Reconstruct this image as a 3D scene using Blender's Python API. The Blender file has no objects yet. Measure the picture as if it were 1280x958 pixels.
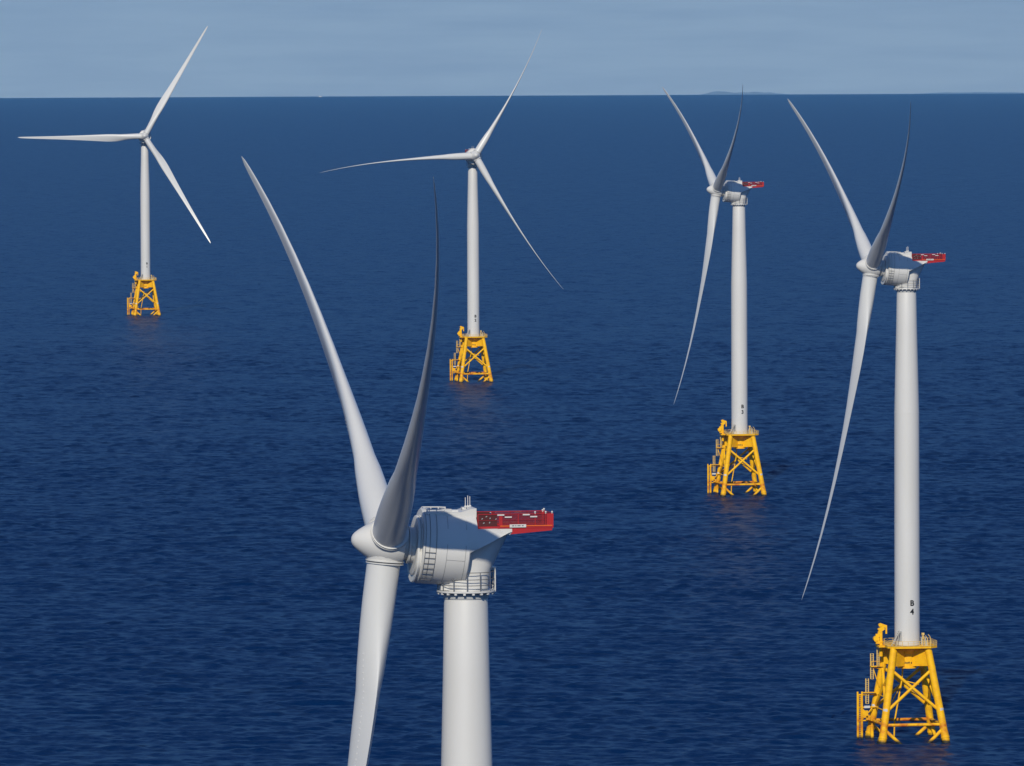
import bpy, math, random
import numpy as np
from mathutils import Vector, Matrix

random.seed(7)
C = bpy.context.scene.collection
PI = math.pi
R_EARTH = 7.4e6                      # effective earth radius (refraction included)
CAM_H = 145.4

# ------------------------------------------------------------------ camera
cam = bpy.data.cameras.new("camera")
cam.sensor_fit = 'HORIZONTAL'; cam.sensor_width = 36.0
cam.lens = 36.0 * 9000 / 1280
cam.clip_start = 1.0; cam.clip_end = 300000.0
camo = bpy.data.objects.new("camera", cam); C.objects.link(camo)
camo.matrix_world = (Matrix.Translation((0, 0, CAM_H)) @ Matrix.Rotation(PI / 2 - 0.04616, 4, 'X')
                     @ Matrix.Rotation(-0.0045, 4, 'Z'))
bpy.context.scene.camera = camo

# ------------------------------------------------------------------ light
SUN_EL, SUN_AZ = math.radians(31), math.radians(7.5)    # az: degrees left of straight behind the camera
to_sun = Vector((-math.sin(SUN_AZ) * math.cos(SUN_EL), -math.cos(SUN_AZ) * math.cos(SUN_EL), math.sin(SUN_EL)))
sun = bpy.data.lights.new("sun", 'SUN'); sun.energy = 3.95; sun.angle = math.radians(0.5); sun.color = (1.0, 0.92, 0.755)
suno = bpy.data.objects.new("sun", sun); C.objects.link(suno)
suno.rotation_euler = to_sun.to_track_quat('Z', 'Y').to_euler()

sc = bpy.context.scene
world = bpy.data.worlds.new("World"); sc.world = world; world.use_nodes = True
wn = world.node_tree; wn.nodes.clear()
def wnode(t, **k):
    n = wn.nodes.new(t)
    for a, b in k.items(): setattr(n, a, b)
    return n
sky = wnode('ShaderNodeTexSky', sky_type='NISHITA')
sky.sun_disc = False; sky.sun_elevation = SUN_EL
sky.sun_rotation = math.atan2(to_sun.x, to_sun.y)
sky.altitude = 150; sky.air_density = 1.0; sky.dust_density = 0.6; sky.ozone_density = 1.5
tint = wnode('ShaderNodeMixRGB', blend_type='MULTIPLY'); tint.inputs[0].default_value = 1.0
tint.inputs[2].default_value = (0.18, 0.54, 1.12, 1)
# thin streaks of far cloud low over the horizon
tc = wnode('ShaderNodeTexCoord'); mp = wnode('ShaderNodeMapping'); mp.inputs['Scale'].default_value = (22, 22, 260)
nz = wnode('ShaderNodeTexNoise'); nz.inputs['Scale'].default_value = 1.6; nz.inputs['Detail'].default_value = 7; nz.inputs['Roughness'].default_value = 0.62
cr = wnode('ShaderNodeMapRange'); cr.inputs[1].default_value = 0.40; cr.inputs[2].default_value = 0.68; cr.inputs[3].default_value = 0; cr.inputs[4].default_value = 0.55
cm = wnode('ShaderNodeMixRGB'); cm.inputs[2].default_value = (3.4, 3.9, 4.5, 1)
bg = wnode('ShaderNodeBackground'); bg.inputs[1].default_value = 0.09
wo = wnode('ShaderNodeOutputWorld')
L = wn.links.new
L(sky.outputs[0], tint.inputs[1]); L(tc.outputs['Generated'], mp.inputs[0]); L(mp.outputs[0], nz.inputs[0])
L(nz.outputs[0], cr.inputs[0]); L(cr.outputs[0], cm.inputs[0]); 
sx = wnode('ShaderNodeSeparateXYZ'); L(tc.outputs['Generated'], sx.inputs[0])
vf = wnode('ShaderNodeMapRange', interpolation_type='SMOOTHSTEP'); vf.inputs[1].default_value = 0.05; vf.inputs[2].default_value = 0.004; vf.inputs[3].default_value = 0; vf.inputs[4].default_value = 0.95
L(sx.outputs[2], vf.inputs[0])
veil = wnode('ShaderNodeMixRGB'); veil.inputs[2].default_value = (4.8, 5.45, 5.8, 1)
L(vf.outputs[0], veil.inputs[0]); L(tint.outputs[0], veil.inputs[1]); L(veil.outputs[0], cm.inputs[1])
L(cm.outputs[0], bg.inputs[0]); L(bg.outputs[0], wo.inputs[0])

vs = sc.view_settings
vs.view_transform = 'Standard'; vs.look = 'None'; vs.exposure = 0.0; vs.gamma = 1.0; vs.use_curve_mapping = False
sc.cycles.max_bounces = 6; sc.cycles.volume_bounces = 0; sc.cycles.transparent_max_bounces = 12

# ------------------------------------------------------------------ materials
def new_mat(name):
    m = bpy.data.materials.new(name); m.use_nodes = True
    nt = m.node_tree
    return m, nt, nt.nodes['Principled BSDF']

def paint(name, col, rough=0.4, dirt=0.08, scale=0.6, dark=0.7, streak=True):
    m, nt, b = new_mat(name)
    tc = nt.nodes.new('ShaderNodeTexCoord'); mp = nt.nodes.new('ShaderNodeMapping')
    mp.inputs['Scale'].default_value = (1, 1, 0.12 if streak else 1)
    n = nt.nodes.new('ShaderNodeTexNoise'); n.inputs['Scale'].default_value = scale; n.inputs['Detail'].default_value = 6
    r = nt.nodes.new('ShaderNodeMapRange'); r.inputs[1].default_value = 0.42; r.inputs[2].default_value = 0.75
    r.inputs[4].default_value = dirt
    mx = nt.nodes.new('ShaderNodeMixRGB'); mx.inputs[1].default_value = (*col, 1)
    mx.inputs[2].default_value = (col[0] * dark * .95, col[1] * dark * .93, col[2] * dark * .85, 1)
    nt.links.new(tc.outputs['Object'], mp.inputs[0]); nt.links.new(mp.outputs[0], n.inputs[0])
    nt.links.new(n.outputs[0], r.inputs[0]); nt.links.new(r.outputs[0], mx.inputs[0])
    nt.links.new(mx.outputs[0], b.inputs['Base Color'])
    b.inputs['Roughness'].default_value = rough
    return m

M = {}
M['white'] = paint('turbine_white', (0.56, 0.555, 0.545), 0.42, 0.25, 0.5, 0.85)
M['blade'] = paint('blade_white', (0.56, 0.56, 0.555), 0.34, 0.2, 0.3, 0.85)
M['grey'] = paint('light_grey', (0.36, 0.37, 0.38), 0.45, 0.3, 1.5, 0.7)
M['dark'] = paint('dark_grey', (0.035, 0.038, 0.042), 0.5, 0.3, 1.5, 0.7)
M['seam'] = paint('seam_grey', (0.12, 0.125, 0.135), 0.5, 0.3, 1.5, 0.7)
M['line'] = paint('panel_line', (0.27, 0.275, 0.285), 0.5, 0.3, 1.5, 0.7)
M['black'] = paint('lettering_black', (0.012, 0.012, 0.013), 0.5, 0.1, 1, 0.8)
M['red'] = paint('rescue_red', (0.35, 0.001, 0.007), 0.6, 0.4, 1.2, 0.6)
M['deepred'] = paint('shaded_red', (0.06, 0.001, 0.003), 0.7, 0.4, 2.2, 0.5)  # side panel red, darkened to paint in shade inside the basket
M['orange'] = paint('sunlit_edge', (0.75, 0.14, 0.01), 0.45, 0.2, 1.2, 0.7)  # orange paints the sunlight on the platform floor edge
M['cream'] = paint('faded_cream', (0.66, 0.46, 0.14), 0.5, 0.4, 2, 0.7)
M['galv'] = paint('galvanised', (0.42, 0.41, 0.38), 0.4, 0.4, 2, 0.6)

def yellow_mat():
    m, nt, b = new_mat('jacket_yellow')
    N = nt.nodes.new; Lk = nt.links.new
    tc = N('ShaderNodeTexCoord'); sep = N('ShaderNodeSeparateXYZ'); Lk(tc.outputs['Object'], sep.inputs[0])
    n = N('ShaderNodeTexNoise'); n.inputs['Scale'].default_value = 0.9; n.inputs['Detail'].default_value = 6
    Lk(tc.outputs['Object'], n.inputs[0])
    base = N('ShaderNodeMixRGB'); base.inputs[1].default_value = (0.82, 0.445, 0.002, 1); base.inputs[2].default_value = (0.68, 0.31, 0.003, 1)
    r0 = N('ShaderNodeMapRange'); r0.inputs[1].default_value = .45; r0.inputs[2].default_value = .8; Lk(n.outputs[0], r0.inputs[0]); Lk(r0.outputs[0], base.inputs[0])
    # rust round the nodes just above the splash zone
    a = N('ShaderNodeMapRange'); a.inputs[1].default_value = 1.2; a.inputs[2].default_value = 3.2; Lk(sep.outputs[2], a.inputs[0])
    d = N('ShaderNodeMapRange'); d.inputs[1].default_value = 5.2; d.inputs[2].default_value = 3.4; Lk(sep.outputs[2], d.inputs[0])
    mul = N('ShaderNodeMath'); mul.operation = 'MULTIPLY'; Lk(a.outputs[0], mul.inputs[0]); Lk(d.outputs[0], mul.inputs[1])
    n2 = N('ShaderNodeTexNoise'); n2.inputs['Scale'].default_value = 0.7; n2.inputs['Detail'].default_value = 5; Lk(tc.outputs['Object'], n2.inputs[0])
    r2 = N('ShaderNodeMapRange'); r2.inputs[1].default_value = .4; r2.inputs[2].default_value = .62; Lk(n2.outputs[0], r2.inputs[0])
    mul2 = N('ShaderNodeMath'); mul2.operation = 'MULTIPLY'; Lk(mul.outputs[0], mul2.inputs[0]); Lk(r2.outputs[0], mul2.inputs[1])
    rust = N('ShaderNodeMixRGB'); rust.inputs[2].default_value = (0.45, 0.075, 0.006, 1); Lk(mul2.outputs[0], rust.inputs[0]); Lk(base.outputs[0], rust.inputs[1])
    # weed and mussels at the waterline
    add = N('ShaderNodeMath'); add.operation = 'MULTIPLY_ADD'; add.inputs[1].default_value = -0.7; Lk(n2.outputs[0], add.inputs[0]); Lk(sep.outputs[2], add.inputs[2])
    w = N('ShaderNodeMapRange'); w.inputs[1].default_value = 0.45; w.inputs[2].default_value = -0.1; Lk(add.outputs[0], w.inputs[0])
    weed = N('ShaderNodeMixRGB'); weed.inputs[2].default_value = (0.03, 0.026, 0.012, 1); Lk(w.outputs[0], weed.inputs[0]); Lk(rust.outputs[0], weed.inputs[1])
    Lk(weed.outputs[0], b.inputs['Base Color']); b.inputs['Roughness'].default_value = 0.65; b.inputs['Specular IOR Level'].default_value = 0.3
    return m
M['yellow'] = yellow_mat()

def mesh_mat():
    # fine red safety netting one can see through
    m, nt, b = new_mat('red_netting')
    b.inputs['Base Color'].default_value = (0.17, 0.002, 0.014, 1); b.inputs['Roughness'].default_value = 0.6
    t = nt.nodes.new('ShaderNodeBsdfTransparent'); mx = nt.nodes.new('ShaderNodeMixShader')
    mx.inputs[0].default_value = 0.45
    out = nt.nodes['Material Output']
    nt.links.new(t.outputs[0], mx.inputs[1]); nt.links.new(b.outputs[0], mx.inputs[2]); nt.links.new(mx.outputs[0], out.inputs[0])
    return m
M['net'] = mesh_mat()

# ------------------------------------------------------------------ mesh builder
class MB:
    def __init__(s): s.v = []; s.f = []
    def add(s, vs, fs):
        k = len(s.v); s.v += [tuple(p) for p in vs]; s.f += [tuple(i + k for i in f) for f in fs]; return s
    def tube(s, p0, p1, r0, r1=None, n=12):
        p0 = Vector(p0); p1 = Vector(p1); r1 = r0 if r1 is None else r1
        d = (p1 - p0).normalized(); a = d.orthogonal().normalized(); b = d.cross(a)
        vs = []
        for p, r in ((p0, r0), (p1, r1)):
            for i in range(n):
                t = 2 * PI * i / n; vs.append(p + (a * math.cos(t) + b * math.sin(t)) * r)
        fs = [(i, (i + 1) % n, n + (i + 1) % n, n + i) for i in range(n)]
        fs += [tuple(range(n - 1, -1, -1)), tuple(range(n, 2 * n))]
        return s.add(vs, fs)
    def path(s, pts, r, n=6):
        for a, b in zip(pts[:-1], pts[1:]): s.tube(a, b, r, n=n)
        return s
    def box(s, c, d, rot=None):
        vs = []
        for x in (-.5, .5):
            for y in (-.5, .5):
                for z in (-.5, .5):
                    p = Vector((x * d[0], y * d[1], z * d[2]))
                    if rot: p = rot @ p
                    vs.append(p + Vector(c))
        return s.add(vs, [(0, 1, 3, 2), (4, 6, 7, 5), (0, 4, 5, 1), (2, 3, 7, 6), (0, 2, 6, 4), (1, 5, 7, 3)])
    def lathe(s, prof, axis='X', n=48, o=(0, 0, 0)):
        # prof: (along, radius)
        vs = []; fs = []
        for h, r in prof:
            for i in range(n):
                t = 2 * PI * i / n; c, q = r * math.cos(t), r * math.sin(t)
                p = (h, c, q) if axis == 'X' else (c, q, h)
                vs.append((p[0] + o[0], p[1] + o[1], p[2] + o[2]))
        for k in range(len(prof) - 1):
            for i in range(n):
                j = (i + 1) % n; fs.append((k * n + i, k * n + j, (k + 1) * n + j, (k + 1) * n + i))
        fs += [tuple(range(n - 1, -1, -1)), tuple(range((len(prof) - 1) * n, len(prof) * n))]
        return s.add(vs, fs)
    def loft(s, rings):
        n = len(rings[0]); vs = [p for r in rings for p in r]; fs = []
        for k in range(len(rings) - 1):
            for i in range(n):
                j = (i + 1) % n; fs.append((k * n + i, k * n + j, (k + 1) * n + j, (k + 1) * n + i))
        fs += [tuple(range(n - 1, -1, -1)), tuple(range((len(rings) - 1) * n, len(rings) * n))]
        return s.add(vs, fs)
    def mesh(s, name, m, sharp=32):
        me = bpy.data.meshes.new(name); me.from_pydata(s.v, [], s.f)
        import bmesh
        bm = bmesh.new(); bm.from_mesh(me); bmesh.ops.recalc_face_normals(bm, faces=bm.faces); bm.to_mesh(me); bm.free()
        me.polygons.foreach_set('use_smooth', [True] * len(me.polygons))
        me.set_sharp_from_angle(angle=math.radians(sharp))
        me.materials.append(M[m]); me.update()
        return me

def link(name, me, parent=None, mat=None):
    o = bpy.data.objects.new(name, me); C.objects.link(o)
    if parent: o.parent = parent
    if mat is not None: o.matrix_local = mat
    return o

def structure(o): o['kind'] = 'structure'; return o

# ------------------------------------------------------------------ sea
def sea_material():
    m, nt, b = new_mat('sea_water')
    N = nt.nodes.new; Lk = nt.links.new
    geo = N('ShaderNodeNewGeometry')
    def ripples(sx, sy, scale, amp, detail):
        mp = N('ShaderNodeMapping'); mp.inputs['Scale'].default_value = (sx, sy, 1)
        mp.inputs['Rotation'].default_value = (0, 0, math.radians(14))
        t = N('ShaderNodeTexNoise'); t.inputs['Scale'].default_value = scale; t.inputs['Detail'].default_value = detail
        t.inputs['Roughness'].default_value = 0.6
        Lk(geo.outputs['Position'], mp.inputs[0]); Lk(mp.outputs[0], t.inputs[0])
        sub = N('ShaderNodeVectorMath'); sub.operation = 'SUBTRACT'; sub.inputs[1].default_value = (.5, .5, .5); Lk(t.outputs['Color'], sub.inputs[0])
        mu = N('ShaderNodeVectorMath'); mu.operation = 'MULTIPLY'; mu.inputs[1].default_value = (amp, amp, 0); Lk(sub.outputs[0], mu.inputs[0])
        return mu
    a = ripples(0.5, 1.0, 0.9, 0.9, 4)       # metre-scale chop
    c = ripples(0.4, 1.0, 0.2, 0.75, 4)      # ten-metre waves
    s1 = N('ShaderNodeVectorMath'); Lk(a.outputs[0], s1.inputs[0]); Lk(c.outputs[0], s1.inputs[1])
    s2 = N('ShaderNodeVectorMath'); Lk(geo.outputs['Normal'], s2.inputs[0]); Lk(s1.outputs[0], s2.inputs[1])
    nm = N('ShaderNodeVectorMath'); nm.operation = 'NORMALIZE'; Lk(s2.outputs[0], nm.inputs[0])
    Lk(nm.outputs[0], b.inputs['Normal'])
    # slow wind patches in the body colour of the water
    b.inputs['Base Color'].default_value = (0.0001, 0.0130, 0.062, 1); b.inputs['Specular IOR Level'].default_value = 0.17; b.inputs['Specular Tint'].default_value = (0.38, 0.82, 1.0, 1)
    b.inputs['Roughness'].default_value = 0.3
    b.inputs['IOR'].default_value = 1.333
    # part of the water surface returns only the upwelling blue
    d = N('ShaderNodeBsdfDiffuse'); d.inputs[0].default_value = (0.0001, 0.0130, 0.062, 1); Lk(nm.outputs[0], d.inputs['Normal'])
    mx = N('ShaderNodeMixShader'); mx.inputs[0].default_value = 0.37
    Lk(b.outputs[0], mx.inputs[1]); Lk(d.outputs[0], mx.inputs[2]); Lk(mx.outputs[0], nt.nodes['Material Output'].inputs[0])
    return m
M['sea'] = sea_material()

def build_sea():
    rng = np.random.default_rng(11)
    mid = np.linspace(-5.2, 5.2, 450); side = np.arange(5.28, 18.01, .08)
    th = np.radians(np.concatenate([np.arange(-180, -19, 3.0), -side[::-1], mid, side, np.arange(21, 178, 3.0)]))
    r = [5.0]
    while r[-1] < 850: r.append(r[-1] * 1.06 + 1)
    r[-1] = 850.
    while r[-1] < 1330: r.append(r[-1] * 1.0013)
    while r[-1] < 2600: r.append(r[-1] * 1.0008)
    while r[-1] < 3600: r.append(r[-1] * 1.0011)
    while r[-1] < 9500: r.append(r[-1] * 1.0017)
    while r[-1] < 60000: r.append(r[-1] * 1.012)
    r = np.array(r)
    RR, TT = np.meshgrid(r, th, indexing='ij')
    X = RR * np.sin(TT); Y = RR * np.cos(TT)
    Z = -(RR ** 2) / (2 * R_EARTH)
    m = (np.abs(TT) < math.radians(18.1)) & (RR > 840) & (RR < 9600)
    x = X[m]; y = Y[m]; h = np.zeros_like(x)
    # wind sea: a directional sum of waves, crests lying mostly across the view
    for lam, amp, spread, k in ((60, .04, .5, 5), (28, .05, .6, 9), (15, .075, .4, 16), (9.5, .125, .42, 30), (6.4, .125, .5, 44), (4.4, .085, .7, 40)):
        for i in range(k):
            l = lam * math.exp(rng.normal(0, .2)); d = rng.normal(math.radians(78), spread)
            kk = 2 * PI / l; ph = rng.uniform(0, 2 * PI); A = amp * math.sqrt(2.0 / k) * rng.uniform(.6, 1.3)
            p = kk * (x * math.cos(d) + y * math.sin(d)) + ph
            h += A * (np.cos(p) + .12 * np.cos(2 * p))
    # gustiness: groups of higher waves
    g = np.ones_like(x)
    for i in range(8):
        l = rng.uniform(120, 420); d = rng.uniform(0, 2 * PI)
        g += .05 * np.cos(2 * PI / l * (x * math.cos(d) + y * math.sin(d)) + rng.uniform(0, 6.3))
    f = np.clip((RR[m] - 850) / 350, 0, 1) * np.clip((9500 - RR[m]) / 5000, 0, 1) * np.clip((math.radians(18) - np.abs(TT[m])) / .14, 0, 1)
    Z[m] += h * g * f
    nr, nt_ = RR.shape
    co = np.stack([X, Y, Z], -1).reshape(-1, 3)
    i = np.arange(nr - 1)[:, None] * nt_; j = np.arange(nt_)[None, :]; j2 = (j + 1) % nt_
    quads = np.stack([i + j, i + nt_ + j, i + nt_ + j2, i + j2], -1).reshape(-1, 4)[:, ::-1]
    me = bpy.data.meshes.new('sea')
    cap = np.arange(nt_)[::-1]
    nl = quads.size + nt_
    me.vertices.add(len(co)); me.vertices.foreach_set('co', co.astype(np.float32).ravel())
    me.loops.add(nl); me.loops.foreach_set('vertex_index', np.concatenate([quads.ravel(), cap]).astype(np.int32))
    me.polygons.add(len(quads) + 1)
    me.polygons.foreach_set('loop_start', np.append(np.arange(len(quads)) * 4, quads.size).astype(np.int32))
    me.update(calc_edges=True)
    if me.polygons[0].normal.z < 0: me.flip_normals()
    me.polygons.foreach_set('use_smooth', np.ones(len(me.polygons), dtype=bool))
    me.materials.append(M['sea']); me.update()
    structure(link('sea', me))
build_sea()

# ------------------------------------------------------------------ far coast
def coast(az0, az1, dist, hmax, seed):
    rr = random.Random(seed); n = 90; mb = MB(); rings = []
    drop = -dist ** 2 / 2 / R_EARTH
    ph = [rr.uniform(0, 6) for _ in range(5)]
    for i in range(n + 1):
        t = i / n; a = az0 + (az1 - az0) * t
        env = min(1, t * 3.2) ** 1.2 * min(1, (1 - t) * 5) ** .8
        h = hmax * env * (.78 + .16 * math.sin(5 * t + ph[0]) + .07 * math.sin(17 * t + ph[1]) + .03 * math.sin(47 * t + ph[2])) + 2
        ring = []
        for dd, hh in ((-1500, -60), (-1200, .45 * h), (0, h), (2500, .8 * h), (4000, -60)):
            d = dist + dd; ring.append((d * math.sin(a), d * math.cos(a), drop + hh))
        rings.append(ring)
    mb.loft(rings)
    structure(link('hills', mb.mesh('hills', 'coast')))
M['coast'] = paint('hazed_coast_land', (0.22, 0.28, 0.33), 0.9, 0.5, 0.002, 0.75, False)  # distance haze painted into the land colour as pale blue
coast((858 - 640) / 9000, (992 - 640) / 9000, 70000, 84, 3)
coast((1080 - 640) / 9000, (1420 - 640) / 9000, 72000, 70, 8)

# ------------------------------------------------------------------ haze
def haze():
    mb = MB().box((0, 28000, 100), (90000, 106000, 1400))
    m = bpy.data.materials.new('haze_air'); m.use_nodes = True; nt = m.node_tree; nt.nodes.clear()
    v = nt.nodes.new('ShaderNodeVolumePrincipled'); v.inputs['Density'].default_value = HAZE_D; v.inputs['Color'].default_value = (0.22, 0.58, 1.0, 1)
    o = nt.nodes.new('ShaderNodeOutputMaterial'); nt.links.new(v.outputs[0], o.inputs['Volume'])
    M['haze'] = m
    o = link('haze', mb.mesh('haze', 'haze')); o['kind'] = 'stuff'
HAZE_D = 1.0e-5
haze()

# ------------------------------------------------------------------ turbine parts (all turbines share these meshes)
TOP = 94.9; AXZ = 99.2; OVER = 7.5; TILT = math.radians(5)
BASE_Z = 20.0

def lettering(body, size, radius, zc, az, thick=.02, vertical=True, sx=1.0):
    """letters bent round a cylinder about the z axis; az measured from -y towards +x"""
    mb = MB()
    lines = list(body) if vertical else [body]
    for k, tx in enumerate(lines):
        cu = bpy.data.curves.new('t', 'FONT'); cu.body = tx; cu.size = size; cu.align_x = 'CENTER'; cu.align_y = 'CENTER'
        cu.extrude = thick; cu.offset = 0.035 * size; cu.resolution_u = 3
        o = bpy.data.objects.new('t', cu); C.objects.link(o)
        me = bpy.data.meshes.new_from_object(o.evaluated_get(bpy.context.evaluated_depsgraph_get()))
        vs = []
        for v in me.vertices:
            a = az + v.co.x * sx / radius; rr = radius + .012 + v.co.z + thick
            vs.append((rr * math.sin(a), -rr * math.cos(a), zc - k * size * 1.12 + v.co.y))
        mb.add(vs, [tuple(p.vertices) for p in me.polygons])
        bpy.data.objects.remove(o); bpy.data.curves.remove(cu); bpy.data.meshes.remove(me)
    return mb

def m_tower():
    prof = [(BASE_Z + .1, 2.72), (BASE_Z + .35, 2.72), (BASE_Z + .35, 2.66), (46, 2.66), (46.0, 2.672), (46.12, 2.672), (46.12, 2.655), (69, 2.63),
            (69, 2.642), (69.12, 2.642), (69.12, 2.62), (78, 2.42), (87, 2.2), (TOP - .35, 2.04), (TOP - .12, 1.98), (TOP, 1.8)]
    return MB().lathe(prof, 'Z', 72)
def m_tower_door():
    mb = MB(); n = 6
    rings = []
    for i in range(n + 1):
        a = -.85 + i * .36 / n
        rings.append([(r * math.sin(a), -r * math.cos(a), z) for r, z in ((2.66, 20.9), (2.72, 20.9), (2.72, 23.1), (2.66, 23.1))])
    return mb.loft(rings)

# --- yaw platform (vertical frame, z from sea level)
def m_yaw_bearing():
    return MB().lathe([(TOP - .02, 1.9), (TOP + .22, 1.9), (TOP + .22, 2.1), (97.6, 2.06), (97.6, 1.5)], 'Z', 48)
def m_yaw_collar():
    return MB().lathe([(TOP - .42, 2.055), (TOP - .42, 2.12), (TOP + .18, 2.16), (TOP + .18, 1.9)], 'Z', 48)
def m_yaw_deck():
    mb = MB().lathe([(TOP + .2, 2.0), (TOP + .2, 2.75), (TOP + .34, 2.75), (TOP + .34, 2.0)], 'Z', 48)
    for i in range(20):
        a = 2 * PI * i / 20 + .1
        mb.box((2.6 * math.cos(a), 2.6 * math.sin(a), TOP + .12), (.2, .22, .24), Matrix.Rotation(a, 3, 'Z'))
    return mb
def m_yaw_rail():
    mb = MB(); n = 36
    for h in (.55, 1.1, 1.75):
        pts = [(2.66 * math.cos(2 * PI * i / n), 2.66 * math.sin(2 * PI * i / n), TOP + .34 + h) for i in range(n + 1)]
        mb.path(pts, .035, 5)
    for i in range(13):
        a = 2 * PI * i / 13
        mb.tube((2.66 * math.cos(a), 2.66 * math.sin(a), TOP + .3), (2.66 * math.cos(a), 2.66 * math.sin(a), TOP + 2.12), .04, n=6)
    return mb
def m_yaw_cage():
    mb = MB()
    for a in (-.25, .0, .25):
        a += PI
        x, y = 2.74 * math.cos(a), 2.74 * math.sin(a)
        mb.tube((x, y, TOP + .2), (x, y, TOP + 2.45), .07, n=8)
    mb.box((-2.5, 0, TOP + 2.45), (.5, 1.5, .08))
    return mb

# --- nacelle frame: X upwind, Y to the right of someone looking downwind, Z up, origin on tower axis at AXZ
def m_casing():
    mb = MB(); rings = []
    for X, r, zc, zt in ((.35, 3.46, -.6, 3.46), (.2, 3.46, -.3, 3.46), (-.4, 3.44, -.03, 3.46), (-.68, 3.4, .09, 3.4), (-.72, 3.39, .1, 1.85), (-1.7, 3.2, .55, 1.85),
                          (-2.5, 2.95, .93, 1.85), (-3.2, 2.66, 1.24, 1.85), (-3.7, 2.4, 1.45, 1.84), (-4.0, 2.25, 1.54, 1.82)):
        ring = []
        for i in range(96):
            t = 2 * PI * i / 96; z = min(max(r * math.sin(t), zc), zt)
            ring.append((X, r * math.cos(t), z))
        rings.append(ring)
    mb.loft(rings)
    return mb
def m_neck():
    mb = MB(); rings = []
    for z, cx, hl, hw in ((-3.75, 0, 2.08, 2.08), (-3.0, 0, 2.1, 2.1), (-1.95, -.25, 2.1, 2.1), (-1.2, -.5, 2.22, 2.16), (-.4, -.8, 2.3, 2.25), (.5, -1.15, 2.4, 2.35), (1.3, -1.5, 2.45, 2.4), (1.7, -1.6, 2.45, 2.4)):
        ring = []
        for i in range(56):
            t = 2 * PI * i / 56; c, s_ = math.cos(t), math.sin(t); e = .78
            ring.append((cx + hl * math.copysign(abs(c) ** e, c), hw * math.copysign(abs(s_) ** e, s_), z))
        rings.append(ring)
    mb.loft(rings)
    # fairing under the generator
    mb.add([(2.5, -.9, -3.9), (2.5, .9, -3.9), (.6, 1.75, -3.9), (.6, -1.75, -3.9), (2.5, -.9, -3.2), (2.5, .9, -3.2), (.6, 2.0, -1.6), (.6, -2.0, -1.6)],
           [(0, 3, 2, 1), (4, 5, 6, 7), (0, 1, 5, 4), (1, 2, 6, 5), (2, 3, 7, 6), (3, 0, 4, 7)])
    return mb
def m_roof():
    mb = MB()
    hw = 1.75
    pr = [(3.85, 2.9), (3.85, 3.3), (3.7, 3.42), (.7, 3.4), (-.2, 3.68), (-.74, 3.74), (-.74, 2.9)]
    n = len(pr)
    vs = [(x, -hw, z) for x, z in pr] + [(x, hw, z) for x, z in pr]
    fs = [tuple(range(n)), tuple(range(2 * n - 1, n - 1, -1))] + [(i, n + i, n + (i + 1) % n, (i + 1) % n) for i in range(n)]
    mb.add(vs, fs)
    return mb
def m_roof_hatch():
    return [MB().box((1.6, .3, 3.47), (1.5, 1.3, .16)), MB().box((.1, -.2, 3.66), (.5, .8, .2))]
def m_roof_rail():
    mb = MB()
    for y in (1.7, -1.7):
        mb.path([(4.5, y * 1.3, 2.1), (4.25, y * 1.12, 2.9), (3.85, y, 3.72), (2.3, y, 3.7), (1.6, y, 3.66)], .055, 6)
        mb.path([(4.25, y * 1.3, 2.1), (4.0, y * 1.12, 2.8), (3.7, y, 3.5), (1.6, y, 3.48)], .045, 6)
        for x in (3.7, 3.0, 2.3, 1.65): mb.tube((x, y, 3.2), (x, y, 3.7), .045, n=6)
        for q in (.2, .5, .8): mb.tube((4.5 - .65 * q, y * (1.3 - .3 * q), 2.1 + 1.6 * q), (4.25 - .55 * q, y * (1.3 - .3 * q), 2.1 + 1.4 * q), .04, n=6)
    mb.tube((3.85, 1.7, 3.72), (3.85, -1.7, 3.72), .05, n=6)
    return mb
def m_antenna(x, y, h):
    return MB().tube((x, y, 3.5), (x, y, 3.95), .07, n=8).tube((x, y, 3.95), (x, y, 3.85 + h), .035, n=6).box((x, y, 3.85), (.2, .2, .12))
# generator: in the tilted rotor frame
def m_generator():
    prof = [(.1, 2.6), (.1, 3.4), (.2, 3.5), (4.48, 3.5), (4.55, 3.42), (4.56, 2.85), (4.66, 2.82), (4.67, 2.7), (4.74, 2.7), (4.75, 2.82),
            (4.95, 2.78), (5.0, 2.6), (4.95, 1.7), (5.35, 1.6), (5.36, 1.75), (5.55, 1.75), (5.56, 1.45), (5.9, 1.45), (5.91, 1.62), (6.15, 1.6), (6.15, .5)]
    return MB().lathe(prof, 'X', 96)
def m_gen_lip():
    mb = MB(); rings = []; n = 40
    for i in range(n + 1):
        a = math.radians(-8 - 164 * i / n); k = min(1, 6 * min(i, n - i) / n + .15)
        rings.append([(X, r * math.cos(a), r * math.sin(a)) for X, r in ((4.5, 2.7), (4.8, 2.7), (4.92, 2.75 + .66 * k), (4.84, 2.8 + .7 * k), (4.5, 2.8 + .55 * k))])
    return mb.loft(rings)
def arc(X, r, a0, a1, n, side=1):
    return [(X, side * r * math.cos(a0 + (a1 - a0) * i / n), r * math.sin(a0 + (a1 - a0) * i / n)) for i in range(n + 1)]
def m_gen_ladder():
    mb = MB()
    for X in (4.36, 3.96, 3.35): mb.path(arc(X, 3.57, math.radians(66), math.radians(-62), 40), .022, 5)
    for k in range(7):
        a = math.radians(-6 - k * 8.5)
        mb.tube((4.36, 3.6 * math.cos(a), 3.6 * math.sin(a)), (3.35, 3.6 * math.cos(a), 3.6 * math.sin(a)), .028, n=5)
    return mb
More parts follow.
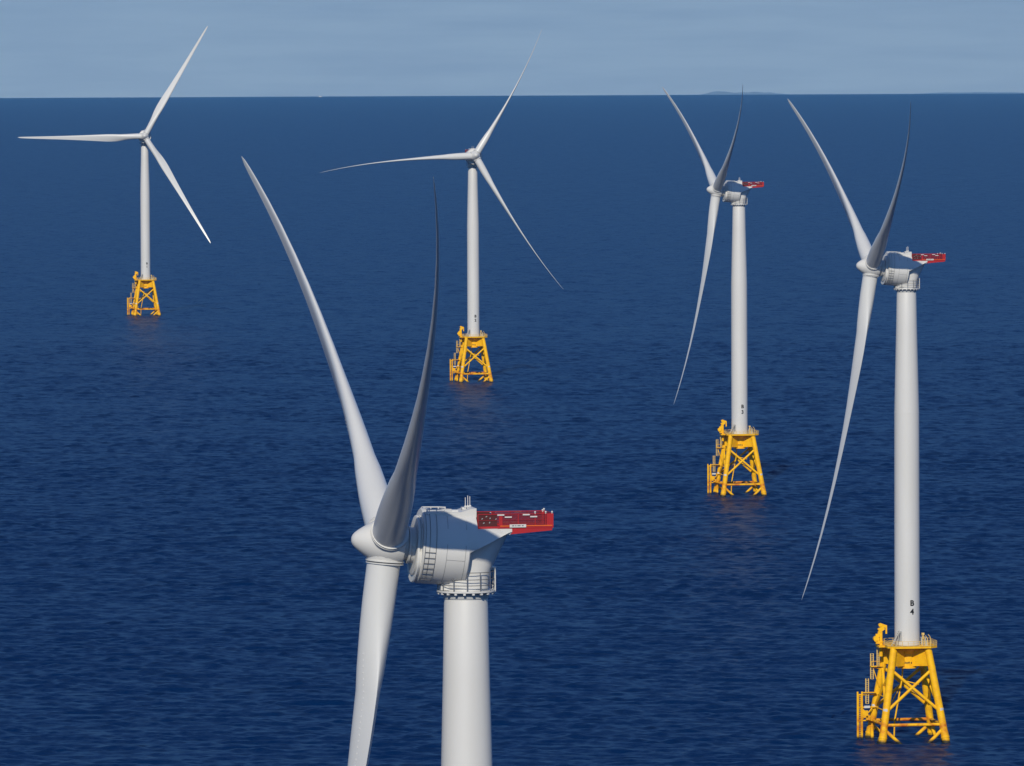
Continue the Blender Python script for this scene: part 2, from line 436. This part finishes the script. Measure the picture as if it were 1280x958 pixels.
def seam_band(X, a0, a1, w=.045):
    n = 40; rings = []; a0 = math.radians(a0); a1 = math.radians(a1)
    for i in range(n + 1):
        a = a0 + (a1 - a0) * i / n
        rings.append([(X + dx, r * math.cos(a), r * math.sin(a)) for dx, r in ((-w / 2, 3.49), (w / 2, 3.49), (w / 2, 3.513), (-w / 2, 3.513))])
    return MB().loft(rings)
def m_gen_seams():
    a = math.radians(-16)
    return [seam_band(2.3, 66, 33), seam_band(2.3, 8, -64), seam_band(.55, 66, 33), seam_band(.55, 8, -66),
            MB().box((1.42, 3.5 * math.cos(a), 3.5 * math.sin(a)), (1.7, .03, .04), Matrix.Rotation(a, 3, 'X'))]

# hub in tilted frame, origin at the rotor centre
def m_hub():
    prof = [(3.32, .02), (3.29, .26), (3.2, .46), (3.02, .68), (2.7, .95), (2.3, 1.24), (1.6, 1.68), (.9, 2.04), (.2, 2.26), (-.5, 2.28), (-1.2, 2.15), (-1.5, 2.0), (-1.56, 1.4)]
    mb = MB().lathe(prof[::-1], 'X', 64)
    for k in range(3):
        d = Vector((0, math.sin(k * 2 * PI / 3), math.cos(k * 2 * PI / 3)))
        mb.tube(d * .4, d * 1.74, 2.0, 1.68, 48)
    return mb
def m_bladering():
    return MB().lathe([(1.72, 1.6), (1.72, 1.8), (1.84, 1.8), (1.84, 1.62), (1.96, 1.62), (1.96, 1.77), (2.06, 1.77), (2.06, 1.5)], 'Z', 48)
def m_seal():
    return MB().lathe([(1.845, 1.5), (1.845, 1.66), (1.955, 1.66), (1.955, 1.5)], 'Z', 48)

RB = 70.45
S = [.028, .05, .08, .11, .14, .17, .2, .23, .26, .29, .32, .36, .42, .48, .56, .64, .72, .8, .87, .93, .965, .985, .996, 1.0]
def interp(x, xs, ys): return float(np.interp(x, xs, ys))
def blade_sec(s):
    ch = interp(s, [.028, .09, .14, .19, .24, .28, .33, .42, .52, .61, .7, .8, .9, .96, .985, 1], [3.12, 3.12, 3.25, 3.65, 4.05, 4.1, 3.85, 3.2, 2.6, 2.12, 1.75, 1.4, 1.06, .8, .55, .12])
    tk = interp(s, [.028, .06, .1, .14, .18, .22, .28, .4, .6, .8, 1], [1, .99, .9, .76, .62, .5, .4, .31, .25, .21, .18])
    bl = interp(s, [.03, .07, .2, 1], [0, 0, 1, 1])
    tw = math.radians(interp(s, [.03, .12, .2, .3, .5, .75, 1], [15, 15, 13, 9.5, 5, 1.5, -1]))
    n = 40; pts = []
    for i in range(n):
        t = 2 * PI * i / n
        # airfoil: u from LE(1) to TE(0)
        u = .5 + .5 * math.cos(t)
        xc = 1 - u
        yt = 5 * tk * (.2969 * math.sqrt(max(xc, 0)) - .126 * xc - .3516 * xc ** 2 + .2843 * xc ** 3 - .1036 * xc ** 4)
        sg = 1 if math.sin(t) >= 0 else -1
        cam_ = .035 * 4 * xc * (1 - xc)
        ax_, ay_ = (-(sg * yt + cam_)) * ch, (.33 - xc) * ch
        cx_, cy_ = -.5 * ch * math.sin(t), .5 * ch * math.cos(t)
        x = cx_ * (1 - bl) + ax_ * bl; y = cy_ * (1 - bl) + ay_ * bl
        c, q = math.cos(tw), math.sin(tw)
        pts.append((x * c + y * q, -x * q + y * c))
    pre = 4.2 * s ** 3.04
    return [(x + pre, y, s * RB) for x, y in pts]
def m_blade():
    mb = MB().loft([blade_sec(s) for s in S]); v = m_vanes(); mb.add(v.v, v.f)
    return mb.mesh('blade', 'blade', 50)
def m_vanes():
    mb = MB()
    for i in range(22):
        s = .15 + i * .0082
        sec = blade_sec(s); p = Vector(sec[29]); q = Vector(sec[30])
        mb.box(p, (.05, .07, .15))
    return mb

# --- helihoist basket: vertical nacelle frame
HW = 2.15
def m_hh_floor():
    mb = MB().box((-4.7, 0, 1.98), (7.15, 2 * HW, .1))
    for y in (-HW, HW): mb.box((-4.7, y, 2.08), (7.2, .07, .22))
    mb.box((-8.28, 0, 2.08), (.07, 2 * HW + .08, .22))
    return mb
def m_hh_beam(y):
    return MB().add([(-4.3, y - .45, 1.4), (-8.2, y - .45, 1.72), (-8.2, y - .45, 1.925), (-4.3, y - .45, 1.925), (-4.3, y + .45, 1.4), (-8.2, y + .45, 1.72), (-8.2, y + .45, 1.925), (-4.3, y + .45, 1.925)],
                    [(0, 1, 2, 3), (7, 6, 5, 4), (0, 4, 5, 1), (1, 5, 6, 2), (2, 6, 7, 3), (3, 7, 4, 0)])
def m_hh_bracket(y):
    a, b = y - .42, y + .42
    pr = [(-1.5, 1.92), (-2.8, 1.3), (-4.2, 1.36), (-4.42, 1.6), (-4.42, 1.92)]
    n = 5; vs = [(x, a, z) for x, z in pr] + [(x, b, z) for x, z in pr]
    return MB().add(vs, [tuple(range(n)), tuple(range(2 * n - 1, n - 1, -1))] + [(i, n + i, n + (i + 1) % n, (i + 1) % n) for i in range(n)])
def m_hh_edge(sd): return MB().box((-5.75, sd * (HW + .06), 2.23), (4.9, .05, .09))
def m_hh_posts():
    mb = MB()
    for y in (-HW, HW):
        for x in (-1.2, -5.0, -6.6, -7.6): mb.box((x, y, 2.85), (.07, .07, 1.56))
        mb.box((-8.25, y, 2.85), (.14, .1, 1.56)); mb.box((-3.35, y, 2.85), (.32, .06, 1.5)); mb.box((-7.95, y, 2.85), (.5, .05, 1.5))
        for z, w in ((2.9, .03), (3.6, .07)): mb.box((-4.72, y, z), (7.1, .06, w))
    for z, w in ((2.9, .03), (3.6, .07)): mb.box((-8.26, 0, z), (.06, 2 * HW, w))
    for y in (-1.2, 0, 1.2): mb.box((-8.26, y, 2.85), (.07, .07, 1.56))
    return mb
def m_hh_net(sd):
    if sd == 0: return MB().box((-8.2, 0, 2.85), (.012, 2 * HW - .2, 1.42))
    return MB().box((-5.6, sd * (HW - .05), 2.85), (4.75, .012, 1.42))
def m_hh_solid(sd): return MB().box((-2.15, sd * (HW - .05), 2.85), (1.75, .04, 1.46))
def m_hh_chips():  # pale chips stand in for light passing through the basket side
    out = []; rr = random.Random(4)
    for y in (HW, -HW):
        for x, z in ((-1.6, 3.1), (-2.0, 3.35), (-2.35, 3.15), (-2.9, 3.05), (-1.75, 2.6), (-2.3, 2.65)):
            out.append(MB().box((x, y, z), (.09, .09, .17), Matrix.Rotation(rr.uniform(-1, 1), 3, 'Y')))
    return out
def m_hh_plates():
    return [MB().box((x, y, z), (.66, .05, .15)) for y in (-HW - .07, HW + .07) for x, z in ((-3.35, 3.52), (-4.05, 3.26), (-5.75, 3.52), (-6.45, 3.28))]
def m_hh_sign(sd): return MB().box((-4.95, sd * (HW + .1), 2.23), (1.55, .06, .36))
def m_hh_mark(sd, x, w): return MB().box((x, sd * (HW + .135), 2.25), (w, .012, .12))
def m_hh_light(x, y):
    return MB().tube((x, y, 3.6), (x, y, 3.74), .05, n=8).lathe([(3.74, .09), (3.82, .1), (3.9, .06)], 'Z', 10, (x, y, 0))

# --- jacket, frame turned with the jacket, z from sea level
def hz(z): return 6.85 + (3.72 - 6.85) * z / 19.3
def leg_p(sx, sy, z): return Vector((sx * hz(z), sy * hz(z), z))
def m_leg(sx, sy):
    mb = MB().tube(leg_p(sx, sy, -5), leg_p(sx, sy, 2.2), .86, .84, 24).tube(leg_p(sx, sy, 2.2), leg_p(sx, sy, 19.5), .8, .76, 24)
    mb.tube(leg_p(sx, sy, 15.2), leg_p(sx, sy, 15.9), .8, .8, 24)
    mb.tube(leg_p(sx, sy, .9), leg_p(sx, sy, 1.15), .93, .93, 24)
    return mb
CORN = [(-1, -1), (1, -1), (1, 1), (-1, 1)]
def braces():
    out = []
    for k in range(4):
        a, b = CORN[k], CORN[(k + 1) % 4]
        out.append(MB().tube(leg_p(*a, 15.2), leg_p(*b, 6.4), .33, n=16))
        out.append(MB().tube(leg_p(*b, 15.2), leg_p(*a, 6.4), .33, n=16))
        out.append(MB().tube(leg_p(*a, 3.7), leg_p(*b, 3.7), .33, n=16))
        for p, q in ((a, b), (b, a)):
            # lower X, most of it under water
            e0 = leg_p(*p, 2.9); e1 = leg_p(*q, -11); d = e0 + (e1 - e0) * .48
            out.append(MB().tube(e0, d, .36, n=16))
    return out
def m_leg_label(sx, sy):
    mb = MB(); c = leg_p(sx, sy, 6.9); rings = []
    a0 = -PI / 2 - .6
    for i in range(9):
        a = a0 + i * 1.2 / 8 - (.5 if sx < 0 else -.5)
        rings.append([(c.x + r * math.cos(a), c.y + r * math.sin(a), c.z + h) for r, h in ((.75, -.28), (.85, -.28), (.85, .28), (.75, .28))])
    return mb.loft(rings)
def m_jtube(): return MB().path([(-2.9, .5, -3), (-2.6, .6, 4), (-1.0, 1.2, 12), (-.6, 1.3, 15.6)], .17, 10)
def m_jtube2(): return MB().path([(-4.6, 3.2, 3.7), (-.6, 1.6, 12.4), (2.6, .5, 11.6)], .12, 8)

def m_transition():
    mb = MB().lathe([(15.2, .8), (15.2, 2.05), (15.55, 2.05), (15.55, 1.78), (18.3, 1.78), (19.2, 2.5), (19.62, 2.75), (19.62, 1.0)], 'Z', 48)
    for sx, sy in CORN:
        p = Vector((sx, sy, 0)).normalized(); q = Vector((-p.y, p.x, 0))
        for z0, z1, w in ((15.9, 19.3, .5),):
            a0, a1 = 1.4, 4.9
            # girder follows the batter of the leg at its outer end
            b0 = p * a0; o_top = hz(z1) * math.sqrt(2) - .2; o_bot = hz(z0) * math.sqrt(2) - .2
            vs = []
            for s_ in (-w, w):
                vs += [b0 + q * s_ + Vector((0, 0, z0 - .25)), p * o_bot + q * s_ + Vector((0, 0, z0)), p * o_top + q * s_ + Vector((0, 0, z1)), b0 + q * s_ + Vector((0, 0, z1))]
            mb.add(vs, [(0, 1, 2, 3), (7, 6, 5, 4), (0, 4, 5, 1), (1, 5, 6, 2), (2, 6, 7, 3), (3, 7, 4, 0)])
    return mb
def m_deck():
    mb = MB(); h = 4.9; c = 1.6
    out = [(-h, -h + c), (-h + c, -h), (h + .8 - c, -h), (h + .8, -h + c), (h + .8, h - c), (h + .8 - c, h), (-h + c, h), (-h, h - c)]
    vs = [(x, y, 19.64) for x, y in out] + [(x, y, 20.02) for x, y in out]
    mb.add(vs, [tuple(range(7, -1, -1)), tuple(range(8, 16))] + [(i, (i + 1) % 8, 8 + (i + 1) % 8, 8 + i) for i in range(8)])
    mb.box((-5.5, 1.4, 19.8), (1.3, 3.6, .36))
    for y in (-2, 0, 2): mb.box((0, y, 19.5), (9.2, .18, .3))
    return mb
def m_deck_rail():
    mb = MB(); h = 4.85; c = 1.6
    out = [(-h, -h + c), (-h + c, -h), (h + .8 - c, -h), (h + .8, -h + c), (h + .8, h - c), (h + .8 - c, h), (-h + c, h), (-h, h - c)]
    for i in range(8):
        a = Vector((*out[i], 20)); b = Vector((*out[(i + 1) % 8], 20)); n = max(1, round((b - a).length / 1.3))
        for z in (.18, .62, 1.12): mb.tube(a + Vector((0, 0, z)), b + Vector((0, 0, z)), .045 if z != .18 else .07, n=6)
        for k in range(n):
            p = a.lerp(b, k / n); mb.tube(p, p + Vector((0, 0, 1.15)), .05, n=6)
    return mb
def m_cabinet():
    return [MB().box((3.6, 1.2, 20.75), (1.1, 1.6, 1.45)).box((3.6, 1.2, 21.5), (1.25, 1.75, .1)), MB().box((3.4, -2.2, 20.5), (.8, .9, .95)).box((3.4, -2.2, 21.0), (.9, 1.0, .08))]
def m_davit():
    out = []
    for x, y, l in ((3.0, -3.4, 2.6), (3.8, -3.0, 2.2), (4.5, -2.6, 2.4)):
        out.append(MB().tube((x, y, 20), (x - .1, y, 20 + l * .75), .09, n=8).tube((x - .1, y, 20 + l * .75), (x - .55, y - .1, 20 + l), .08, n=8))
    out.append(MB().tube((3.1, -1.3, 20), (3.1, -1.3, 22.3), .16, n=10).box((3.1, -1.3, 22.4), (.55, .5, .5)))
    return out
def m_access_stair():
    mb = MB()
    for y in (-2.9, -2.1):
        mb.tube((-3.9, y, 20), (-2.2, y, 23.3), .09, n=8)
        mb.tube((-2.9, y, 20), (-2.2, y, 23.3), .07, n=8)
    for i in range(9):
        t = (i + .5) / 9; mb.box((-3.9 + 1.7 * t, -2.5, 20 + 3.3 * t), (.26, .8, .06))
    return mb
def m_crane_post():
    return MB().tube((-5.3, 1.6, 17.6), (-5.3, 1.6, 20.6), .4, n=16).tube((-5.3, 1.6, 20.6), (-5.3, 1.6, 23.0), .34, n=16).lathe([(20.5, .3), (20.5, .55), (20.75, .55), (20.75, .3)], 'Z', 16, (-5.3, 1.6, 0))
def m_crane_boom():
    mb = MB()
    r = Matrix.Rotation(math.radians(-35), 3, 'Y')
    mb.box((-5.25, 1.6, 23.35), (1.3, .8, .9), r).box((-4.85, 1.5, 24.1), (1.5, .5, .6), Matrix.Rotation(math.radians(20), 3, 'Y'))
    mb.box((-4.2, 1.5, 23.2), (.32, .4, 1.7)).box((-5.7, 1.6, 22.6), (.5, .6, 1.8), Matrix.Rotation(math.radians(14), 3, 'Y'))
    mb.tube((-5.5, 1.2, 24.2), (-5.5, 2.0, 24.2), .36, n=14)
    return mb
def m_crane_winch():
    return MB().tube((-6.35, 1.1, 21.3), (-6.35, 2.1, 21.3), .62, n=18).box((-6.0, 1.6, 20.6), (.9, 1.0, .7)).box((-6.1, 1.6, 22.1), (.7, .5, .5))
LV = 4.0
def m_land_post(x): return MB().tube((x, LV, -3.5), (x, LV, 9.9), .2, n=12).lathe([(9.9, .2), (9.98, .12)], 'Z', 12, (x, LV, 0))
def m_land_frame():
    mb = MB()
    for z in (9.3, 6.6, 3.8):
        ex = -hz(z)
        mb.tube((-9.85, LV, z), (ex, LV + .8, z), .16, n=10)
        mb.tube((ex, LV + .8, z), (ex, hz(z), z), .16, n=10)
        mb.tube((ex, LV + .8, z), (ex, -hz(z), z), .12, n=10)
    mb.tube((-8.9, LV, 4.0), (-6.6, LV + .5, 6.4), .13, n=8).tube((-8.9, LV, 6.4), (-6.6, LV + .5, 4.0), .13, n=8)
    mb.box((-8.2, LV, 5.2), (1.1, .5, 1.5)); mb.box((-7.6, LV, 4.4), (.9, .5, .9))
    return mb
def cage(x, y, z0, z1, w=.55):
    mb = MB()
    for dx in (-w / 2, w / 2):
        for dy in (-.25, .25): mb.tube((x + dx, y + dy, z0), (x + dx, y + dy, z1), .075, n=6)
    z = z0
    while z <= z1 + .01:
        mb.tube((x - w / 2, y - .25, z), (x + w / 2, y - .25, z), .035, n=5); z += .45
    return mb
def m_land_ladder(): 
    mb = cage(-9.38, LV, 0, 9.4, .5)
    return mb
def m_upper_ladders(): return [cage(-7.75, LV + .2, 7.4, 12.7), cage(-6.7, LV + .2, 12.6, 18.0), cage(-5.55, LV - .6, 15.4, 20.6, .4)]
def m_rest_platform():
    mb = MB()
    mb.box((-7.3, LV + .2, 9.75), (2.9, 1.3, .14)).box((-5.8, LV, 15.3), (2.6, 1.4, .16))
    mb.tube((-6.9, LV, 15.2), (-4.4, LV, 14.6), .12, n=8).tube((-6.6, LV, 15.2), (-5.2, LV, 11), .1, n=8)
    for x in (-7.0, -5.8, -4.7): mb.tube((x, LV - .6, 15.3), (x, LV - .6, 16.4), .05, n=6)
    mb.tube((-7.0, LV - .6, 16.4), (-4.7, LV - .6, 16.4), .05, n=6)
    return mb

def MM(f, mat, sharp=32): return f.mesh(f_name(mat), mat, sharp)
def f_name(mat): return mat + '_part'

G = {}
def g(key, builder, mat, sharp=32):
    G[key] = builder.mesh(key, mat, sharp); return G[key]
g('tower', m_tower(), 'white'); g('tower_door', m_tower_door(), 'grey')
g('yaw_bearing', m_yaw_bearing(), 'white'); g('collar', m_yaw_collar(), 'grey'); g('walkway', m_yaw_deck(), 'white'); g('railing', m_yaw_rail(), 'seam'); g('access_cage', m_yaw_cage(), 'white')  # dark grey of the yaw railing paints in its shade
g('casing', m_casing(), 'white'); g('neck', m_neck(), 'white', 40); g('roof', m_roof(), 'white'); HATCH = [b.mesh('roof_hatch', 'white') for b in m_roof_hatch()]; g('roof_railing', m_roof_rail(), 'white')
ANT = [m_antenna(.1, .5, .85), m_antenna(-.18, .2, 1.0), m_antenna(-.46, -.3, .9)]
ANT = [a.mesh('antenna', 'white') for a in ANT]
g('generator', m_generator(), 'white', 40); g('gen_lip', m_gen_lip(), 'white'); g('generator_ladder', m_gen_ladder(), 'seam'); SEAMS = [b.mesh('panel_seam', 'line') for b in m_gen_seams()]
g('hub', m_hub(), 'white', 40); g('blade_ring', m_bladering(), 'white'); g('ring_seal', m_seal(), 'seam')
G['blade'] = m_blade()
HHP = [('support_beam', m_hh_beam(y), 'red') for y in (-1.7, 1.7)] + [('bracket', m_hh_bracket(y), 'white') for y in (-1.75, 1.75)]
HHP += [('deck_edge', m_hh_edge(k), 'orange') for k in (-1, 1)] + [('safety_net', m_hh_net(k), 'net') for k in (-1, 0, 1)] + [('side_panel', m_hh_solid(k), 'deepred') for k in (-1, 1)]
HHP += [('light_fleck', b, 'line') for b in m_hh_chips()] + [('marker_plate', b, 'white') for b in m_hh_plates()] + [('sign', m_hh_sign(k), 'white') for k in (-1, 1)]
HHP += [('sign_lettering', m_hh_mark(k, x, w), 'seam') for k in (-1, 1) for x, w in ((-4.5, .2), (-4.75, .12), (-5.05, .3), (-5.4, .18))]
def fit_basket(b):
    b.v = [(x + .4, y, 1.9 + (z - 2.0) * .80 if z > 2.0 else z - .1) for x, y, z in b.v]; return b
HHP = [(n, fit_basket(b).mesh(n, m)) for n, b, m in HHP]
g('hh_floor', fit_basket(m_hh_floor()), 'red'); g('hh_posts', fit_basket(m_hh_posts()), 'red')
HHL = [fit_basket(m_hh_light(x, y)).mesh('warning_light', 'white') for x, y in ((-6.6, HW), (-7.6, HW), (-7.8, -.6), (-8.2, -HW), (-8.2, HW))]
LEGS = [m_leg(*c).mesh('leg', 'yellow') for c in CORN]
BRACES = [b.mesh('brace', 'yellow') for b in braces()]
LANDLAB = MB().box((-7.9, LV - .35, 6.75), (1.2, .12, .5)).mesh('label_plate', 'white')
LABELS = [m_leg_label(*c).mesh('leg_label', 'white') for c in ((-1, -1), (-1, 1), (1, -1))]
g('cable_tube', m_jtube(), 'yellow'); g('cable_tube2', m_jtube2(), 'yellow')
g('transition', m_transition(), 'yellow'); g('deck', m_deck(), 'yellow'); g('deck_rail', m_deck_rail(), 'cream'); CABS = [b.mesh('cabinet', 'galv') for b in m_cabinet()]; DAVS = [b.mesh('davit', 'cream') for b in m_davit()]; g('stair', m_access_stair(), 'galv')
g('crane_post', m_crane_post(), 'yellow'); g('crane_boom', m_crane_boom(), 'yellow'); g('winch', m_crane_winch(), 'yellow')
POSTS = [m_land_post(x).mesh('fender_post', 'yellow') for x in (-9.85, -8.9)]
g('land_frame', m_land_frame(), 'yellow'); g('land_ladder', m_land_ladder(), 'yellow'); LADS = [b.mesh('ladder', 'cream') for b in m_upper_ladders()]; g('rest_platform', m_rest_platform(), 'yellow')

def turbine(x, y, yaw, az0, da, df, pitch, number, label, blade_scale=(1, 1, 1)):
    root = bpy.data.objects.new('wind_turbine', None); C.objects.link(root)
    root.location = (x, y, -(x * x + y * y) / 2 / R_EARTH)
    root['label'] = label; root['category'] = 'wind turbine'; root['group'] = 'wind turbines standing in the sea'
    I = Matrix.Identity(4)
    # frames
    J = Matrix.Rotation(math.radians(9), 4, 'Z')
    X = Vector((-math.cos(yaw), -math.sin(yaw), 0)); Zv = Vector((0, 0, 1)); Yv = Zv.cross(X)
    def frame(a, b, c, o): return Matrix(((a.x, b.x, c.x, o[0]), (a.y, b.y, c.y, o[1]), (a.z, b.z, c.z, o[2]), (0, 0, 0, 1)))
    F = frame(X, Yv, Zv, (0, 0, AXZ)); F0 = frame(X, Yv, Zv, (0, 0, 0))
    ax = X * math.cos(TILT) + Zv * math.sin(TILT); ez = Zv * math.cos(TILT) - X * math.sin(TILT); ex = ez.cross(ax)
    FT = frame(ax, ex, ez, (0, 0, AXZ)); FG = FT @ Matrix.Translation((0, 0, -.14)); FH = FT @ Matrix.Translation((OVER, 0, 0))
    # jacket
    jk = link('jacket', LEGS[0].copy(), root, J) if False else None
    jk = bpy.data.objects.new('jacket', G['cable_tube']); C.objects.link(jk); jk.parent = root; jk.matrix_local = J
    for me in LEGS: link('leg', me, jk)
    for me in BRACES: link('brace', me, jk)
    for me in LABELS: link('leg_label', me, jk)
    link('cable_tube', G['cable_tube2'], jk)
    tp = link('transition_piece', G['transition'], root, J)
    lt = link('lettering', lettering('BIWF ' + number, .62, 1.78, 16.35, math.radians(-9), .015, False).mesh('lettering', 'black'), tp)
    lt.matrix_local = Matrix.Rotation(0, 4, 'Z')
    dk = link('work_deck', G['deck'], root, J)
    link('railing', G['deck_rail'], dk); [link('cabinet', me, dk) for me in CABS]; [link('davit', me, dk) for me in DAVS]; link('access_stair', G['stair'], dk)
    cr_ = link('deck_crane', G['crane_post'], root, J); link('boom', G['crane_boom'], cr_); link('winch', G['winch'], cr_)
    bl = link('boat_landing', G['land_frame'], root, J)
    for me in POSTS: link('fender_post', me, bl)
    link('label_plate', LANDLAB, bl)
    link('ladder', G['land_ladder'], bl); [link('ladder', me, bl) for me in LADS]; link('rest_platform', G['rest_platform'], bl)
    # tower
    tw = link('tower', G['tower'], root); link('door', G['tower_door'], tw)
    link('lettering', lettering('B' + number, 1.62, 2.66, 29.0, math.radians(20)).mesh('lettering', 'black'), tw)
    # yaw platform
    yw = link('yaw_bearing', G['yaw_bearing'], root, F0)
    for nme, k in (('collar', 'collar'), ('walkway', 'walkway'), ('railing', 'railing'), ('access_cage', 'access_cage')): link(nme, G[k], yw)
    # nacelle
    nc = link('nacelle', G['casing'], root, F)
    link('neck', G['neck'], nc); link('roof', G['roof'], nc); [link('roof_hatch', me, nc) for me in HATCH]; link('roof_railing', G['roof_railing'], nc)
    for me in ANT: link('antenna', me, nc)
    gn = link('generator', G['generator'], root, FG)
    link('ladder', G['generator_ladder'], gn); link('lower_lip', G['gen_lip'], gn); [link('panel_seam', me, gn) for me in SEAMS]
    # rotor
    hb = link('hub', G['hub'], root, FH @ Matrix.Rotation(-az0, 4, 'X'))
    for k in range(3):
        a = az0 + k * 2 * PI / 3
        rg = link('blade_ring', G['blade_ring'], hb, Matrix.Rotation(-k * 2 * PI / 3, 4, 'X'))
        link('ring_seal', G['ring_seal'], hb, Matrix.Rotation(-k * 2 * PI / 3, 4, 'X'))
        b = link('blade', G['blade'], root, FH @ Matrix.Rotation(-(a + da[k]), 4, 'X') @ Matrix.Rotation(df[k] + .057, 4, 'Y') @ Matrix.Rotation(-pitch, 4, 'Z') @ Matrix.Diagonal((1, 1, blade_scale[k], 1)))
    # helihoist basket
    hh = link('rescue_platform', G['hh_floor'], root, F)
    link('guard_rail', G['hh_posts'], hh)
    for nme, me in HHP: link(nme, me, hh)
    for me in HHL: link('warning_light', me, hh)
    return root

turbine(-4.38, 669.32, .1713, -1.0493, (-.0081, .0141, -.006), (-.0007, .0017, -.008), 0, '5',
        'nearest and largest white wind turbine, nacelle close up, foot out of frame')
turbine(83.03, 1513.14, .1646, -1.0491, (-.0102, .0099, .0003), (.0025, .001, .0117), 0, '4',
        'tall white wind turbine at far right marked B 4 above a yellow jacket', (1, 1, 1.014))
turbine(74.48, 2355.55, .1874, -1.0564, (-.0259, .0207, .0052), (-.0058, -.0059, .0037), 0, '3',
        'white wind turbine marked B 3 above its yellow jacket, seen side on', (1, 1, 1.014))
turbine(-16.91, 3176.5, PI / 2 + .15, .5278, (.0372, .0147, -.052), (-.02, -.0013, .0354), math.radians(86), '2',
        'white wind turbine facing the camera with thin curved blades, behind the nearest turbine', (.9, 1, 1))
turbine(-203.62, 4005.1, PI / 2 + .05, .5163, (.0138, -.0087, -.0051), (-.008, -.005, -.003), 0, '1',
        'smallest and farthest white wind turbine at far left, facing the camera with straight blades')

# ------------------------------------------------------------------ far boat and flecks of foam
def boat(az, dist):
    root = bpy.data.objects.new('motor_boat', None); C.objects.link(root)
    root.location = (dist * math.sin(az), dist * math.cos(az), -dist ** 2 / 2 / R_EARTH)
    root['label'] = 'tiny white boat on the horizon between the two turbines facing the camera'; root['category'] = 'boat'
    rings = []
    for x, w, b, t in ((-9, 2.0, -.6, 2.2), (-4, 2.4, -.8, 2.0), (3, 2.2, -.8, 2.3), (7, 1.2, -.6, 2.9), (9.5, .15, .6, 3.4)):
        rings.append([(x, -w * .6, b), (x, w * .6, b), (x, w, t), (x, -w, t)])
    link('hull', MB().loft(rings).mesh('hull', 'white'), root)
    link('cabin', MB().box((-1.5, 0, 3.4), (7, 3.2, 2.8)).box((-1.8, 0, 5.6), (4, 2.6, 1.8)).mesh('cabin', 'white'), root)
    link('mast', MB().tube((-2, 0, 6.4), (-2, 0, 10), .15, n=8).mesh('mast', 'white'), root)
boat((402 - 640) / 9000, 40000)
